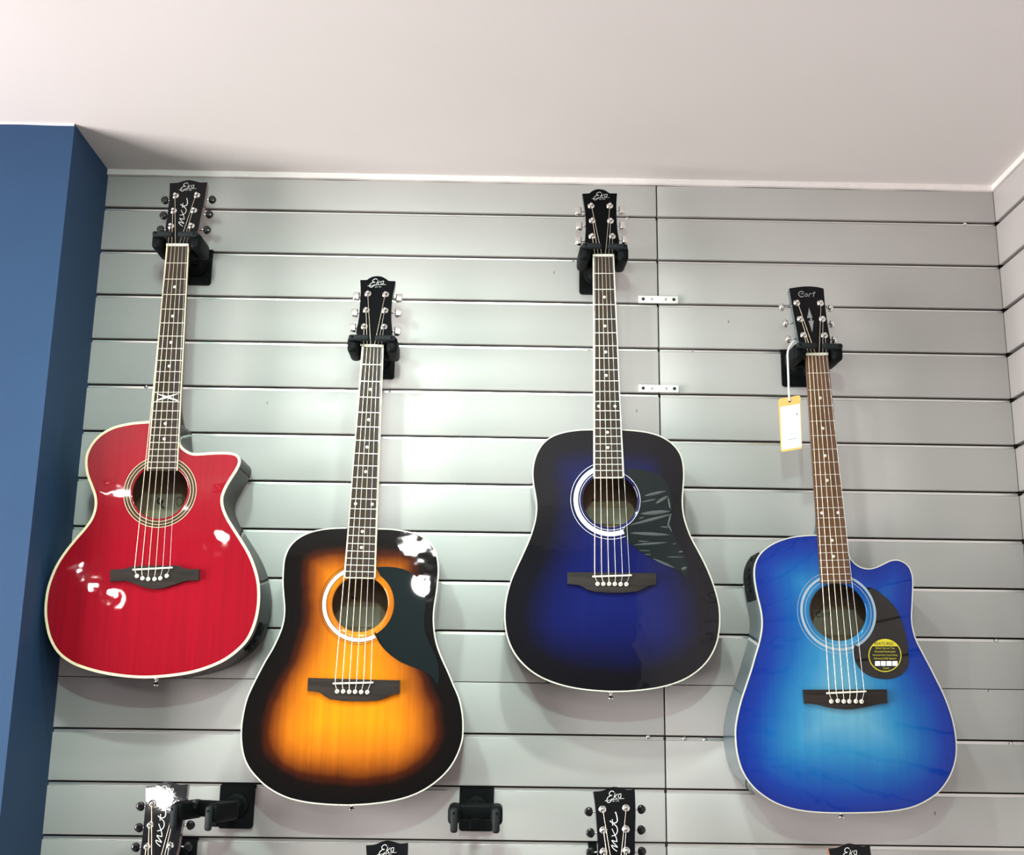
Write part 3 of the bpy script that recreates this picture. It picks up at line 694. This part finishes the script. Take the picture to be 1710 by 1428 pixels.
SUN = dict(label='orange and black sunburst acoustic guitar with a large black pickguard',
    nut=((604.1, 579.5), (640.5, 579.5)), fb_end=((574.6, 965.5), (627, 966.8)), saddle=((555.7, 1141.6), (623.5, 1140)),
    outline=zpx([(530, 60), (460, 62), (390, 72), (335, 90), (290, 118), (258, 155), (238, 205), (232, 260), (230, 320), (234, 380), (238, 430), (236, 480), (225, 530), (205, 580), (180, 630), (150, 680), (118, 740), (88, 800), (62, 860), (45, 930), (36, 1000), (37, 1070), (48, 1130), (70, 1180), (105, 1225), (150, 1268), (205, 1303), (265, 1328), (340, 1345), (420, 1354), (500, 1358), (560, 1358), (640, 1353), (720, 1343), (800, 1325), (870, 1298), (930, 1262), (985, 1215), (1025, 1165), (1055, 1105), (1072, 1045), (1075, 980), (1070, 920), (1055, 855), (1030, 795), (1005, 735), (980, 680), (958, 625), (945, 575), (938, 520), (937, 470), (942, 420), (950, 370), (957, 310), (960, 250), (953, 195), (935, 150), (905, 115), (860, 90), (800, 75), (740, 66), (672, 64)], *Z5),
    hole=((601.5, 1008.6), 0.0532), top=M['top_sun'], side=M['side_black'], neck=M['neck_brown'], bind=M['bind_white'], bind_w=0.0021,
    rings=[(1.195, 1.215, M['ring_brown'], 95, 297), (1.215, 1.345, M['white'], 95, 297), (1.345, 1.37, M['ring_brown'], 95, 297), (1.43, 1.445, M['ring_brown'], 95, 297)],
    inlabel=zpx([(330, 540), (640, 540), (640, 700), (330, 700)], *Z6), inlogo=[(zpx([(415, 455), (425, 475), (440, 460), (450, 480)], *Z6), 0.002)],
    fbmat=M['rosewood'], fb_bind=M['cream'], fb_endbind=True,
    head_left=zpx([(297, 128), (302, 250), (298, 350), (292, 450), (285, 550), (270, 650), (250, 740), (262, 800), (300, 870)], *Z4),
    head_top=zpx([(297, 128), (368, 128), (385, 122), (410, 105), (450, 88), (500, 82), (550, 88), (600, 112), (632, 136), (650, 140), (718, 142)], *Z4),
    head_right=zpx([(718, 142), (708, 210), (688, 300), (675, 400), (668, 500), (668, 600), (675, 690), (680, 760), (650, 820), (600, 880)], *Z4),
    headside=M['black_gloss'], headface=M['black_satin'], est=((625.6, 479.6), (637.6, 479.2)),
    logos=[(EKO, [w * 0.000094 for w in EKO_W], aff(0.62, 0, 495 - 783 * .62, 0, 0.48, 162 - 395 * .48, *Z4), M['silver_print'], 'logo_stroke')],
    posts=(zpx([(388, 290), (368, 485), (345, 680)], *Z4), zpx([(600, 298), (592, 490), (580, 685)], *Z4)),
    pegs=(zpx([(252, 322), (230, 520), (207, 697)], *Z4), zpx([(762, 345), (752, 520), (745, 740)], *Z4)), pegkind='square', pegmat=M['chrome'],
    guard=zpx([(598, 735), (620, 800), (660, 860), (720, 920), (800, 975), (880, 1010), (960, 1040), (1020, 1070), (1070, 1120), (1098, 1158), (1110, 1090), (1105, 1010), (1078, 920), (1035, 830), (1000, 740), (990, 640), (1003, 520), (985, 410), (940, 315), (880, 265), (800, 235), (700, 222), (610, 225)], *Z6), guard_arc=(1.22, 55, -62), guardmat=M['guard_black'],
    bridge=zpx([(68, 1105), (797, 1125), (795, 1228), (745, 1235), (700, 1250), (660, 1275), (610, 1288), (500, 1292), (350, 1290), (240, 1275), (200, 1250), (160, 1222), (110, 1212), (63, 1210)], *Z6),
    pins=zpx([(300, 1213), (348, 1213), (396, 1216), (443, 1216), (491, 1218), (540, 1219)], *Z6), button=(587, 1349))
Z7 = (930, 300, 6.49); Z8 = (830, 690, 2.915); Z9 = (930, 750, 5.492)
NAVY = dict(label='dark navy blue burst acoustic guitar with crinkled film on its pickguard',
    nut=((990, 428.7), (1025.5, 428.7)), fb_end=((991, 798.8), (1041.6, 798.3)), saddle=((989.2, 963), (1055, 960.9)),
    outline=zpx([(470, 80), (400, 82), (330, 92), (270, 112), (225, 145), (195, 190), (178, 240), (172, 290), (175, 340), (183, 390), (190, 440), (189, 490), (180, 540), (165, 590), (145, 640), (118, 700), (90, 760), (65, 820), (48, 880), (38, 940), (36, 1000), (42, 1060), (55, 1110), (78, 1160), (110, 1205), (150, 1245), (200, 1280), (260, 1308), (330, 1330), (400, 1344), (470, 1352), (550, 1357), (630, 1356), (710, 1349), (790, 1337), (870, 1315), (940, 1282), (1000, 1235), (1040, 1185), (1070, 1120), (1083, 1050), (1085, 985), (1080, 930), (1065, 870), (1045, 810), (1015, 740), (982, 675), (952, 620), (930, 570), (914, 520), (905, 470), (903, 420), (907, 360), (910, 300), (905, 240), (890, 195), (860, 155), (820, 125), (770, 103), (700, 88), (607, 80)], *Z8),
    hole=((1018.3, 835.6), 0.0535), top=M['top_navy'], side=M['side_black'], neck=M['neck_brown'], bind=M['bind_white'], bind_w=0.0021,
    rings=[(1.095, 1.11, M['white'], 0, 360), (1.165, 1.33, M['pearl'], 95, 296), (1.425, 1.44, M['white'], 95, 296)],
    inlabel=zpx([(300, 540), (640, 540), (640, 690), (300, 690)], *Z9), inlogo=[(zpx([(320, 455), (335, 475), (350, 460), (365, 480)], *Z9), 0.002)],
    fbmat=M['rosewood'], fb_bind=M['ivory'], fb_endbind=True,
    head_left=zpx([(275, 155), (290, 250), (305, 350), (312, 450), (312, 550), (305, 650), (310, 720), (350, 790)], *Z7),
    head_top=zpx([(275, 155), (342, 152), (358, 146), (385, 125), (430, 108), (470, 107), (520, 118), (558, 142), (575, 150), (652, 152)], *Z7),
    head_right=zpx([(652, 152), (645, 250), (645, 350), (648, 450), (656, 560), (672, 650), (670, 720), (640, 790)], *Z7),
    headside=M['black_gloss'], headface=M['black_satin'], est=((1000.0, 333.0), (1011.3, 332.8)),
    logos=[(EKO, [w * 0.000094 for w in EKO_W], aff(0.545, 0, 474 - 783 * .545, 0, 0.41, 178 - 395 * .41, *Z7), M['silver_print'], 'logo_stroke')],
    posts=(zpx([(370, 285), (382, 445), (380, 615)], *Z7), zpx([(573, 285), (580, 448), (600, 615)], *Z7)),
    pegs=(zpx([(232, 345), (240, 505), (232, 668)], *Z7), zpx([(705, 335), (712, 500), (738, 655)], *Z7)), pegkind='square', pegmat=M['chrome'],
    guard=zpx([(608, 745), (650, 840), (720, 910), (810, 970), (900, 1020), (1000, 1060), (1100, 1110), (1160, 1160), (1190, 1195), (1200, 1080), (1160, 950), (1095, 830), (1055, 740), (1045, 620), (1055, 520), (1040, 400), (1000, 300), (940, 245), (860, 210), (760, 188), (640, 180)], *Z9), guard_arc=(1.125, 55, -62), guardmat=M['guard_black'],
    bridge=zpx([(97, 1130), (910, 1138), (908, 1245), (850, 1250), (790, 1280), (740, 1305), (600, 1318), (480, 1318), (350, 1308), (280, 1290), (240, 1262), (190, 1245), (97, 1238)], *Z9),
    pins=zpx([(374, 1237), (427, 1237), (480, 1237), (532, 1238), (585, 1240), (638, 1240)], *Z9), button=(1020, 1162))
ZA = (1270, 460, 4.4625); ZB = (1200, 860, 2.746); ZC = (1310, 940, 5.287)
CORT = [[(322, 128), (310, 120), (294, 122), (285, 135), (288, 150), (304, 160), (322, 154)], [(300, 140), (312, 136), (322, 138)], [(340, 136), (331, 146), (338, 157), (350, 150), (348, 138), (340, 136)], [(360, 159), (365, 136)], [(364, 142), (372, 134), (380, 138)], [(393, 160), (402, 120)], [(384, 136), (396, 132), (410, 128)]]
CORT_W = [6.5, 4.5, 5, 5.5, 5, 5.5, 4.5]
arcp = lambda cx, cy, r, a0, a1, n=10: [(cx + r * math.cos(math.radians(a0 + (a1 - a0) * k / n)), cy + r * math.sin(math.radians(a0 + (a1 - a0) * k / n))) for k in range(n + 1)]
def cort_in(x, y): return (1310 + (280 + (x - 282) * 0.98) / 5.287, 940 + (428 + (y - 118) * 1.25) / 5.287)
CYAN = dict(label='light blue burst cutaway acoustic guitar with a teardrop pickguard and round sticker',
    nut=((1345.7, 593.8), (1382.7, 593.3)), fb_end=((1370.5, 974), (1421.2, 974.4)), saddle=((1380.4, 1157.9), (1446.6, 1154.7)),
    outline=zpx([(455, 92), (390, 95), (330, 103), (270, 122), (220, 150), (185, 185), (165, 230), (162, 280), (168, 330), (178, 380), (190, 430), (197, 480), (195, 530), (183, 590), (165, 650), (148, 710), (125, 780), (102, 850), (85, 920), (76, 980), (77, 1040), (85, 1100), (102, 1160), (128, 1210), (165, 1255), (215, 1295), (275, 1328), (345, 1350), (420, 1362), (500, 1367), (580, 1368), (660, 1367), (740, 1364), (820, 1356), (890, 1340), (950, 1313), (1005, 1275), (1045, 1225), (1073, 1170), (1088, 1110), (1090, 1050), (1083, 990), (1070, 930), (1050, 870), (1025, 810), (995, 750), (962, 685), (930, 625), (905, 575), (890, 525), (884, 475), (886, 420), (889, 360), (890, 300), (884, 265), (870, 235), (845, 215), (815, 206), (785, 210), (755, 224), (720, 240), (685, 247), (650, 240), (620, 220), (598, 190), (588, 150)], *ZB),
    hole=((1398.9, 1022.3), 0.0545), top=M['top_cyan'], side=M['side_teal'], neck=M['side_teal'], bind=M['bind_white'], bind_w=0.0018,
    rings=[(1.15, 1.168, M['ring_gray'], 0, 360), (1.25, 1.335, M['ring_gray'], 0, 360), (1.425, 1.44, M['ring_gray'], 95, 300)],
    inlabel=zpx([(255, 415), (640, 415), (640, 640), (255, 640)], *ZC), inlogo=[([cort_in(*q) for q in st], w * 0.00023) for st, w in zip(CORT, CORT_W)],
    fbmat=M['walnut'], fb_bind=None, dots=17,
    head_left=zpx([(213, 98), (225, 165), (240, 250), (258, 350), (280, 470), (300, 540), (330, 580)], *ZA),
    head_top=zpx([(213, 98), (290, 87), (350, 83), (420, 88), (470, 100)], *ZA), head_right=zpx([(470, 100), (478, 200), (490, 300), (505, 400), (520, 490), (515, 540), (506, 580)], *ZA),
    headside=M['side_teal'], headface=M['black_head'],
    logos=[(CORT, [w * 0.00026 for w in CORT_W], lambda x, y: (1270 + x / 4.4625, 460 + y / 4.4625), M['grey_print'], 'logo_stroke')],
    emblem=[zpx([(362, 240), (372, 275), (388, 316), (346, 318), (355, 285)], *ZA), zpx([(358, 338), (396, 336), (391, 375), (386, 425), (374, 385)], *ZA), zpx(arcp(377, 327, 8, 0, 330, 12), *ZA)],
    posts=(zpx([(270, 205), (296, 325), (322, 445)], *ZA), zpx([(446, 207), (460, 325), (476, 447)], *ZA)),
    pegs=(zpx([(158, 238), (185, 358), (205, 475)], *ZA), zpx([(517, 245), (528, 362), (545, 478)], *ZA)), pegkind='round', pegmat=M['chrome'],
    guard=zpx([(618, 725), (610, 780), (615, 830), (632, 885), (662, 932), (712, 976), (780, 1010), (860, 1025), (930, 1025), (1000, 1005), (1050, 970), (1085, 920), (1095, 850), (1090, 750), (1075, 660), (1050, 570), (1020, 480), (980, 400), (920, 330), (850, 270), (790, 230), (735, 215)], *ZC), guard_arc=(1.345, 38, -62), guardmat=M['guard_brown'],
    bridge=zpx([(168, 1120), (905, 1118), (910, 1240), (840, 1245), (760, 1265), (680, 1280), (600, 1293), (540, 1295), (460, 1288), (380, 1275), (310, 1255), (250, 1245), (178, 1243)], *ZC),
    pins=zpx([(415, 1224), (472, 1219), (525, 1224), (574, 1224), (632, 1223), (682, 1225)], *ZC), button=(1405, 1362),
    preamp=(on(1258, 1003, YF)[2], on(1262, 922, YF)[2], -1, 0.012, 0.082))
G1 = make_guitar(RED); G2 = make_guitar(SUN); G3 = make_guitar(NAVY); G4 = make_guitar(CYAN)

# protective film wrinkles on the navy guitar's pickguard
def wrinkles():
    gp = G3['guard_plane']; mb = MB()
    lens = [((800, 430), (1000, 385), 24), ((770, 490), (915, 458), 14), ((905, 500), (1020, 430), 26), ((765, 595), (1040, 570), 34), ((750, 640), (800, 625), 12), ((665, 700), (1065, 595), 24), ((950, 712), (1040, 720), 12), ((665, 770), (1040, 788), 26), ((740, 845), (845, 850), 10), ((700, 880), (1010, 858), 18), ((750, 930), (860, 935), 9), ((800, 968), (865, 968), 9), ((1010, 990), (1170, 992), 10), ((1115, 945), (1160, 940), 14), ((1060, 870), (1100, 870), 8), ((880, 1005), (1080, 1090), 20), ((1140, 1105), (1195, 1085), 26), ((1020, 440), (1040, 550), 14), ((1045, 600), (1015, 710), 14), ((1020, 690), (1055, 760), 10)]
    for (a, b, h) in lens:
        A = on(*zpx([a], *Z9)[0], YF - 0.004); B = on(*zpx([b], *Z9)[0], YF - 0.004); d = B - A
        nrm = np.array([-d[2], 0, d[0]]); nrm /= np.linalg.norm(nrm); hh = h / 5.492 * 0.0012 / 2; V = []; K = 8
        for i in range(K + 1):
            t = i / K; w = hh * math.sin(math.pi * t) ** 0.7 + 0.0002; c = A + d * t
            y = gp(c[0], c[2])
            for s, o in ((-1, -0.0002), (-0.4, -0.0016), (0.3, -0.0022), (1, -0.0002)):
                V.append((c[0] + nrm[0] * w * s, y + o * (0.4 + 0.6 * math.sin(math.pi * t)), c[2] + nrm[2] * w * s))
        mb.add(V, [(4 * i + k, 4 * i + k + 1, 4 * i + k + 5, 4 * i + k + 4) for i in range(K) for k in range(3)], True)
    mb.build('protective_film', M['film'], G3['guard'])
wrinkles()

# round sticker on the light blue guitar's pickguard
def sticker():
    gp = G4['guard_plane']
    def sp(x, y, o): q = on(*zpx([(x, y)], *ZC)[0], YF - 0.004); return np.array([q[0], gp(q[0], q[2]) - o, q[2]])
    cx, cy, R = 886, 818, 146
    st = MB().prism([sp(*p, 0.0003) for p in arcp(cx, cy, R, 0, 355, 60)], (0, 0.0002, 0)).build('sticker', M['yellow'], G4['guard'])
    a0 = math.degrees(math.asin((738 - cy) / R))
    MB().prism([sp(*p, 0.0005) for p in arcp(cx, cy, R - 9, a0 - 3, 180 - a0 + 3, 50)], (0, 0.0002, 0)).build('sticker_field', M['hole_dark'], G4['guard'])
    ux = sp(cx + 10, cy, 0) - sp(cx, cy, 0); mpx = np.linalg.norm(ux) / 10; ux /= np.linalg.norm(ux); uz = np.array([-ux[2], 0, ux[0]])
    if uz[2] < 0: uz = -uz
    text_mesh('FEATURES', M['ink'], G4['guard'], 'sticker_lettering', sp(876, 715, 0.0006), ux, uz, 38 * mpx)
    for y, s in ((753, 'Select Spruce Top'), (784, 'Dovetail Neck Joint'), (815, 'Extended Life Coated String'), (845, 'Advanced EQ System')):
        text_mesh(s, M['yellow'], G4['guard'], 'sticker_lettering', sp(886, y, 0.0008), ux, uz, (19 if len(s) > 22 else 23) * mpx)
    for k in range(4):
        x = 820 + k * 51
        MB().prism([sp(x - 22, 868, .0008), sp(x + 22, 868, .0008), sp(x + 22, 910, .0008), sp(x - 22, 910, .0008)], (0, 0.0002, 0)).build('sticker_symbol', M['tag_white'], G4['guard'])
    text_mesh('Cort', M['yellow'], G4['guard'], 'sticker_lettering', sp(895, 930, 0.0008), ux, uz, 26 * mpx)
sticker()

# ---- lower row: only the headstocks reach into the picture, the rest hangs below the frame
def shifted(target, rot_deg):
    src = on_tilt(316.3, 301, YF - 0.0015, on(296.5, 411, YFB)[2], KH); dst = on(*target, src[1]); r = math.radians(rot_deg)
    def T(p):
        x, z = p[0] - src[0], p[2] - src[2]
        return np.array([dst[0] + x * math.cos(r) - z * math.sin(r), p[1], dst[2] + x * math.sin(r) + z * math.cos(r)])
    return T
def lower(target, rot, label, top, side, headside, nxt, kh=KH):
    s = dict(RED); s.update(label=label, T=shifted(target, rot), top=top, side=side, neck=side, headside=headside, bind=M['ivory'], detail=False, x_inlay=False,
                            preamp=None, inlabel=None, kh=kh, headface=M['black_gloss'] if kh != KH else M['black_head'], group='guitars of the lower row')
    if not nxt: s['logos'] = [(EKO, [w * 0.00010 for w in EKO_W], RED['logos'][0][2], M['white'], 'logo_stroke')]
    else: s['logos'] = [(a, [w * 1.15 for w in b], c, M['white'], e) for a, b, c, d, e in RED['logos']]
    return make_guitar(s)
G5 = lower((280, 1305.5), 0.5, 'black guitar headstock with white upright script, half behind the swung-out empty hanger', M['top_dark'], M['side_brown'], M['neck_red'], True, 0.185)
G6 = lower((647.5, 1403.5), 1.0, 'black guitar headstock just peeking up below the sunburst guitar', M['top_dark'], M['side_black'], M['black_gloss'], False)
G7 = lower((1026, 1314.0), 1.0, 'black guitar headstock with white upright script, below the navy blue guitar', M['top_dark'], M['side_black'], M['black_gloss'], True)
G8 = lower((1418, 1408.5), 1.5, 'black guitar headstock with brown wooden edge, peeking up below the light blue guitar', M['top_dark'], M['side_natural'], M['side_natural'], False)

# ------------------------------------------------------------------ wall hangers
def hanger(plate_px, label, target=None, turn=0.0, closed=True, z_yoke=None, gap=0.033):
    """plate_px: centre of the plate's top edge on the wall. target: neck centre the yoke holds"""
    c = on(*plate_px, 0.0); x, zt = c[0], c[2]; W2, Hh = 0.0335, 0.083
    zc = zt - 0.040
    root = thing('guitar_hanger', (x, 0, zt - Hh), label, 'hanger', 'black yoke hangers on the slat wall')
    rc = 0.0065; cr = lambda cx, a0: [(cx + rc * math.cos(math.radians(a0 + 15 * k)), -0.0072, zt - Hh + rc + rc * math.sin(math.radians(a0 + 15 * k))) for k in range(7)]
    pl = MB().prism([(x - W2, -0.0072, zt - 0.0035)] + cr(x - W2 + rc, 180) + cr(x + W2 - rc, 270) + [(x + W2, -0.0072, zt - 0.0035)], (0, 0.0064, 0))
    pl.box((x - W2, -0.0062, zt - 0.0075), (x + W2, 0.0048, zt - 0.0035)); pl.box((x - W2, 0.0030, zt - 0.0075), (x + W2, 0.0056, zt + 0.004))
    pl.build('plate', M['black_plastic'], root)
    MB().lathe((x, -0.0074, zc), (0, -1, 0), [(0, 0.024), (0.002, 0.024), (0.0035, 0.021), (0.0035, 0.017), (0.006, 0.014), (0.011, 0.011)], 28).build('swivel_boss', M['black_plastic'], root)
    yR = 0.112
    zy = z_yoke if z_yoke is not None else zc
    cx_, cy_ = (target[0], -0.118) if target is not None else (x, -0.118)
    if target is not None and turn == 0.0: turn = 0.55 * math.asin(max(-0.8, min(0.8, (cx_ - x) / yR)))
    cs, sn = math.cos(turn), math.sin(turn)
    ex = np.array([cs, sn, 0.0]); ey = np.array([sn, -cs, 0.0]); ez = np.array([0, 0, 1.0])   # ey points out from the wall
    O = np.array([cx_, cy_, 0.0]) - ey * 0.112
    def L(a, b, z): return O + ex * a + ey * b + ez * z
    base = np.array([x, -0.012, zc])
    MB().tube([base, base + (L(0, 0.070, zy) - base) * 0.35 + ez * (zc - zy) * 0.1, L(0, 0.060, zy - 0.001), L(0, 0.072, zy)], [0.0085, 0.0075, 0.0075, 0.009], 12).build('arm', M['black_plastic'], root)
    yk = MB(); g = gap
    yk.obox(L(0, 0.076, zy), ex, ey, ez, g + 0.016, 0.0085, 0.0150, 0.007)
    for s in (-1, 1): yk.obox(L(s * (g + 0.006), 0.106, zy - 0.001), ex, ey, ez, 0.0110, 0.038, 0.0170, 0.0085)
    yk.build('yoke', M['black_plastic'], root)
    MB().obox(L(0, 0.078, zy - 0.021), ex, ey, ez, 0.011, 0.006, 0.010, 0.0015).build('release_catch', M['black_satin'], root)
    for s in (-1, 1):
        b = L(s * (g + 0.006), 0.149, zy + (0.009 if closed else 0.004))
        fn = MB()
        if closed: fn.obox(b - ex * s * 0.013, ex, ey, ez, 0.0205, 0.0052, 0.0060, 0.0045)
        else: fn.obox(b - ez * 0.013 - ex * s * 0.001, ex, ey, ez, 0.0068, 0.0052, 0.0215, 0.0050)
        fo = fn.build('finger', M['rubber'], root)
        MB().lathe(b - ey * -0.0050, ey, [(0, 0.0024), (0.0006, 0.0022)], 10).build('finger_pivot', M['black_satin'], fo)
    return root
def held(G, up): return G['nutC'] - G['axis'] * up
hanger((331, 416), 'black wall hanger holding the red guitar by its neck', target=held(G1, 0.011), z_yoke=held(G1, 0.009)[2])
hanger((634.5, 571), 'black wall hanger holding the sunburst guitar by its neck', target=held(G2, 0.008), z_yoke=held(G2, 0.004)[2])
hanger((993, 432), 'black wall hanger holding the navy blue guitar by its neck', target=held(G3, 0.008), z_yoke=held(G3, 0.006)[2])
hanger((1329, 584), 'black wall hanger holding the light blue guitar by its neck', target=held(G4, 0.008), z_yoke=held(G4, 0.005)[2])
hanger((398.5, 1308.5), 'empty black hanger swung to the left, its yoke in front of the lower left headstock', target=on(340, 1356, -0.118), turn=math.radians(-22), closed=False)
hanger((796.5, 1313), 'empty black hanger facing forward, right of the sunburst guitar', target=None, closed=False)
hanger((302, 1397), 'black hanger behind the lower left headstock', target=held(G5, 0.011), z_yoke=held(G5, 0.009)[2])
hanger((1011, 1406), 'black hanger behind the headstock below the navy blue guitar', target=held(G7, 0.011), z_yoke=held(G7, 0.009)[2])
for G, nm in ((G6, 'sunburst'), (G8, 'light blue')):
    p = held(G, 0.009); k = round((ZO - (p[2] + 0.02)) / PITCH); h = hanger((855, 700), 'black hanger out of sight under the headstock below the ' + nm + ' guitar', target=None, z_yoke=p[2] + on(855, 700, 0)[2] - zg(k))
    c = on(855, 700, 0); h.location = (h.location[0] + p[0] - c[0], h.location[1], h.location[2] + zg(k) - c[2])

# ------------------------------------------------------------------ small things on the wall
for (u, v), nm in (((1099, 501.5), 'upper'), ((1099.5, 650), 'lower')):
    c = on(u, v, 0); t = thing('joining_bar', (c[0], -0.0, c[2] - 0.008), nm + ' of two white four-hole bars screwed across the panel joint', 'bracket', 'joining bars')
    MB().box((c[0] - 0.0425, -0.0065, c[2] - 0.0078), (c[0] + 0.0425, -0.0002, c[2] + 0.0078), 0.001).build('bar', M['white'], t)
    for dx, mm, r, nme in ((-0.033, M['ink'], 0.0036, 'screw'), (0.033, M['ink'], 0.0036, 'screw'), (-0.0145, M['chrome'], 0.0030, 'screw_hole'), (0.0155, M['chrome'], 0.0030, 'screw_hole')):
        MB().lathe((c[0] + dx, -0.0064, c[2]), (0, -1, 0), [(0, r), (0.0005, r), (0.0007, r * 0.8)], 14).build(nme, mm, t)

# price tag on a cord from the lower left peg of the light blue guitar
def price_tag():
    Y = -0.128; q = zpx([(133, 930), (145, 918), (285, 893), (297, 902), (310, 1280), (300, 1292), (165, 1316), (152, 1306)], *ZA)
    pts = [on(u, v, Y) for u, v in q]
    t = thing('price_tag', tuple(np.mean(pts, 0)), 'orange card price tag with white label hanging on a white cord from a tuning peg', 'tag')
    card = MB().prism(pts, (0, 0.0008, 0)).build('card', M['tag_orange'], t)
    lb = [on(u, v, Y - 0.0003) for u, v in zpx([(148, 980), (293, 956), (306, 1276), (160, 1302)], *ZA)]
    lo = MB().prism(lb, (0, 0.0003, 0)).build('label_sticker', M['tag_white'], card)
    for (a, b) in (((266, 1040), (272, 1026)), ((272, 1026), (273, 1040)), ((226, 1184), (234, 1183)), ((244, 1182), (252, 1180)), ((262, 1178), (270, 1177)), ((206, 1226), (236, 1219)), ((240, 1219), (268, 1212)), ((236, 1247), (244, 1245))):
        MB().ribbon([on(u, v, Y - 0.0006) for u, v in zpx([a, b], *ZA)], 0.0016).build('printed_mark', M['ring_gray'], lo)
    h = on(*zpx([(216, 936)], *ZA)[0], Y - 0.0006)
    MB().lathe(h, (0, -1, 0), [(0, 0.0028), (0.0003, 0.0026)], 14).build('punched_hole', M['neck_brown'], card)
    for dx in (-0.0008, 0.0010):
        pth = [on(*zpx([p], *ZA)[0], y) for p, y in (((216, 936), Y - 0.0008), ((211, 880), Y), ((207, 760), Y), ((203, 640), Y), ((202, 580), Y), ((212, 540), Y + 0.004), ((235, 505), Y + 0.010), ((252, 478), Y + 0.016))]
        MB().tube([p + np.array([dx, 0, 0]) for p in catmull(pth, 5)], 0.0011, 6).build('cord', M['cord'], t)
price_tag()
